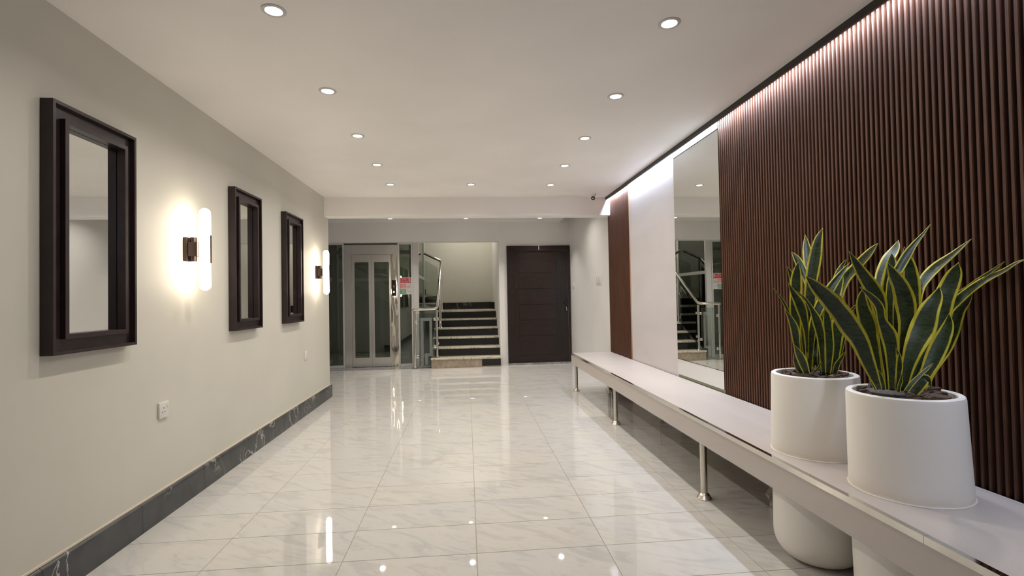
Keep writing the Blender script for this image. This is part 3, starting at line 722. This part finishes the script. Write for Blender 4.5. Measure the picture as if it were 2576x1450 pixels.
# fire notice
sg = empty('safety_sign', (-1.082, YL, 1.418), 'red, pink and green fire safety notice on the lift side glass', 'sign')
x0, x1, z0, z1 = -1.178, -.979, 1.268, 1.566; yy = YL+.0185
boxo('board', x0, x1, yy-.004, yy, z0, z1, 'sign_white', sg)
h = z1-z0
def srect(n, u0, u1, v0, v1, m, dep=.0045): return boxo(n, x0+(x1-x0)*u0, x0+(x1-x0)*u1, yy-dep-.0004, yy-.0041, z1-h*v1, z1-h*v0, m, sg)
srect('red_field', .03, .97, .03, .32, 'sign_red'); srect('pink_field', .03, .56, .355, .65, 'sign_pink'); srect('green_field', .03, .56, .685, .97, 'sign_green')
def SP(u, v, d=.0056): return (x0+(x1-x0)*u, yy-d, z1-h*v)
ar = '\ufed6\ufef3\ufeae\ufea4\ufedf\ufe8d \ufe94\ufedf\ufe8e\ufea3 \ufef2\ufed3'
text_mesh(ar, .029, SP(.40, .125), 'sign_white', sg, 'arabic_lettering')
text_mesh('In Case Of Fire', .0205, SP(.40, .245), 'sign_white', sg, 'lettering')
# flame mark: stacked wavy tongues
bm = B()
for k in range(3):
    zc_ = SP(0, .08+.075*k)[2]; xx = SP(.86, 0)[0]
    for sgn in (-1, 1):
        prism(bm, [(xx, zc_-.012), (xx+sgn*.014, zc_-.004), (xx+sgn*.010, zc_+.012), (xx+sgn*.004, zc_+.002)], 'y', yy-.0057, yy-.0049)
obj('flame_mark', bm, 'sign_white', sg)
# lift pictogram and stair pictogram
bm = B()
def sb(u0, u1, v0, v1): box(bm, x0+(x1-x0)*u0, x0+(x1-x0)*u1, yy-.0055, yy-.0042, z1-h*v1, z1-h*v0)
sb(.60, .95, .37, .39); sb(.60, .615, .39, .63); sb(.935, .95, .39, .63); sb(.60, .95, .63, .645)
obj('pictogram_border', bm, 'sign_pink', sg)
bm = B()
for u in (.66, .72, .78): sb(u, u+.03, .47, .60)
sb(.86, .90, .44, .50); sb(.86, .90, .53, .59)
obj('lift_pictogram', bm, 'sign_grey', sg)
bm = B()
for k in range(6): sb(.64+.045*k, .69+.045*k, .76+.022*k, .782+.022*k)
sb(.63, .65, .73, .78); sb(.86, .90, .80, .83)
obj('stair_pictogram', bm, 'sign_grey', sg)
bm = B()
for v, u0, u1 in ((.42, .25, .50), (.47, .15, .50), (.55, .22, .50), (.60, .12, .50), (.74, .12, .50), (.79, .2, .50), (.86, .15, .50), (.91, .3, .5)): sb(u0, u1, v, v+.018)
obj('small_print_lines', bm, 'sign_white', sg)

# ------------------------------------------------------------------ staircase
st = empty('staircase', (0, 8.6, 0), 'marble staircase with cream treads and black risers beside the lift', 'stairs')
R1, R, T = .172, .1545, .28
Y0 = 8.60; SX0, SX1 = -.60, .568
zs = [R1 + R*k for k in range(6)]
for k in range(6):
    y = Y0 + T*k; z0 = 0.001 if k == 0 else zs[k-1]; z1 = zs[k]
    xr = SX1 if k else .562
    # carcass, riser, tread
    boxo('step_core', SX0, xr, y+.02, y+T+.02 if k < 5 else 11.14, max(0.001, z0-.02), z1-.031, 'concrete', st)
    boxo('riser', SX0 if k == 0 else SX0+.02, xr, y, y+.0195, z0, z1-.0305, 'riser_unfinished' if k == 0 else 'marble_black', st)
    boxo('tread', SX0-.025, xr, y-.022, (y+T+.018) if k < 5 else 11.14, z1-.03, z1, 'marble_tread', st, .004, 2)
boxo('riser_patch', .24, .560, Y0-.004, Y0-.0005, .02, .132, 'marble_black', st)
boxo('side_stringer', SX0-.018, SX0-.001, Y0, Y0+6*T, .001, .14, 'riser_unfinished', st)
bm = B(); prism(bm, [(Y0+.2, .14), (Y0+6*T, .14), (Y0+6*T, zs[5]-.03), (Y0+5*T+.02, zs[5]-.03), (Y0+.02, .14)], 'x', SX0-.016, SX0-.002); obj('side_panel', bm, 'concrete', st)
# landing skirting
zl = zs[5]
for nm, a in (('landing_skirting', (-.62, .545, 11.125, 11.149, zl, zl+.148)), ('landing_skirting', (.546, .569, Y0+5*T+.35, 11.149, zl, zl+.148))):
    boxo(nm, *a, 'marble_black', st, .002, 1)
# second flight, rising to the left behind the lift
for k in range(9):
    x = -.62 - .28*k; z0 = zl+R*k; z1 = zl+R*(k+1)
    boxo('upper_step', x-.30, x, 10.36, 11.14, z0-.10 if k else z0+.001, z1-.031, 'concrete', st)
    boxo('upper_riser', x+.0005, x+.012, 10.36, 11.14, z0+.0005, z1-.031, 'marble_black', st)
    boxo('upper_tread', x-.28, x+.03, 10.34, 11.14, z1-.03, z1, 'marble_tread', st, .004, 1)
    boxo('upper_skirting', x-.279, x+.001, 11.125, 11.1495, z1+.0005, z1+.14, 'marble_black', st)
bm = B(); prism(bm, [(-.62, zl), (-.62-.28*9, zl+R*9), (-.62-.28*9, zl+R*9-.36), (-.85, zl-.2), (-.62, zl-.2)], 'y', 10.335, 10.35); obj('upper_stringer', bm, 'alcove_paint', st)

hr = empty('stair_railing', (-.89, 8.62, 0), 'polished steel stair railing with glass panels and round posts', 'railing')
def post(x, y, z0, z1):
    p = obj('post', tube(B(), [(x, y, z0+.004), (x, y, z1)], .021, 18), 'chrome', hr, 40)
    obj('base_flange', lathe(B(), (x, y, z0), [(.0001, .0005), (.046, .0005), (.045, .009), (.034, .018), (.0225, .023), (.0001, .023)], 28), 'chrome', p, 40)
    return p
PA, PB, PC = (-.892, 8.63), (-.520, 8.66), (-.497, 9.46)
p1 = post(*PA, .004, .985); p2 = post(*PB, zs[0], .99); p3 = post(*PC, zs[3], 1.50)
p4 = post(-.50, 10.06, zl, 1.90)
bend = [(-.905, 8.63, .998)] + arc_corner((-.905, 8.63, .998), (-.512, 8.645, 1.012), (-.498, 10.02, 1.92), .07) + arc_corner((-.512, 8.645, 1.012), (-.498, 10.02, 1.925), (-.83, 10.06, 2.09), .05) + [(-.835, 10.06, 2.092)]
obj('handrail', tube(B(), bend, .0255, 18), 'chrome', hr, 50)
bm = B(); bmesh.ops.create_uvsphere(bm, u_segments=16, v_segments=10, radius=.0255); bmesh.ops.translate(bm, verts=bm.verts, vec=(-.905, 8.63, .998)); obj('rail_end_cap', bm, 'chrome', hr, 60)
g1 = boxo('glass_panel', -.855, -.560, 8.638, 8.648, .03, .935, 'glass_clear', hr)
bm = B()
for a in ((-.80, -.745, .01+.03, .86), (-.745, -.60, .807, .86), (-.645, -.60, .255, .807), (-.725, -.60, .205, .255), (-.725, -.675, .06, .205)): box(bm, a[0], a[1], 8.6362, 8.6378, a[2], a[3])
obj('frosted_pattern', bm, 'frosted', g1)
for x, z in ((-.862, .79), (-.850, .20), (-.552, .835), (-.552, .37)):
    obj('glass_clamp', box(B(), x-.024, x+.024, 8.622, 8.662, z-.026, z+.026, .008, 2), 'chrome', hr, 40)
bm = B(); prism(bm, [(8.72, .30), (9.38, .64), (9.38, 1.36), (8.72, .94)], 'x', -.512, -.502); obj('glass_panel', bm, 'glass_clear', hr)
bm = B(); prism(bm, [(9.54, .72), (9.99, .99), (9.99, 1.77), (9.54, 1.46)], 'x', -.503, -.493); g3 = obj('glass_panel', bm, 'glass_clear', hr)
bm = B(); prism(bm, [(8.76, .40), (9.34, .71), (9.34, .77), (8.76, .46)], 'x', -.5142, -.5126); obj('frosted_band', bm, 'frosted', hr)
for y, z in ((8.70, .84), (8.70, .42), (9.40, .75), (9.40, 1.20), (9.52, 1.36), (10.0, 1.62)):
    obj('glass_clamp', box(B(), -.526, -.486, y-.024, y+.024, z-.024, z+.024, .008, 2), 'chrome', hr, 40)
bm = B(); prism(bm, [(-.58, 1.06), (-2.2, 1.96), (-2.2, 2.72), (-.58, 1.82)], 'y', 10.300, 10.308); obj('upper_glass_panel', bm, 'glass_clear', hr)
bm = B(); prism(bm, [(-.60, 1.12), (-2.2, 2.01), (-2.2, 2.07), (-.60, 1.18)], 'y', 10.2985, 10.2997); obj('upper_frosted_band', bm, 'frosted', hr)

# ceiling lamp added to light the stairwell, out of view above the lintel
sl = empty('added_stair_lamp', (-.1, 10.3, 3.4), 'added round white lamp to light the stairwell, unseen above the opening', 'ceiling lamp')
obj('shade', lathe(B(), (-.1, 10.3, 3.4), [(.0001, -.05), (.12, -.045), (.15, -.02), (.15, 0), (.0001, 0)], 32), 'lens_glow', sl, 50)
L = bpy.data.lights.new('stair_fill_light', 'AREA'); L.shape = 'DISK'; L.size = .28; L.energy = STAIR_W; L.color = STAIR_C
lo = bpy.data.objects.new('stair_fill_light', L); COL.objects.link(lo); lo.parent = sl; lo.location = (0, 0, -.06)
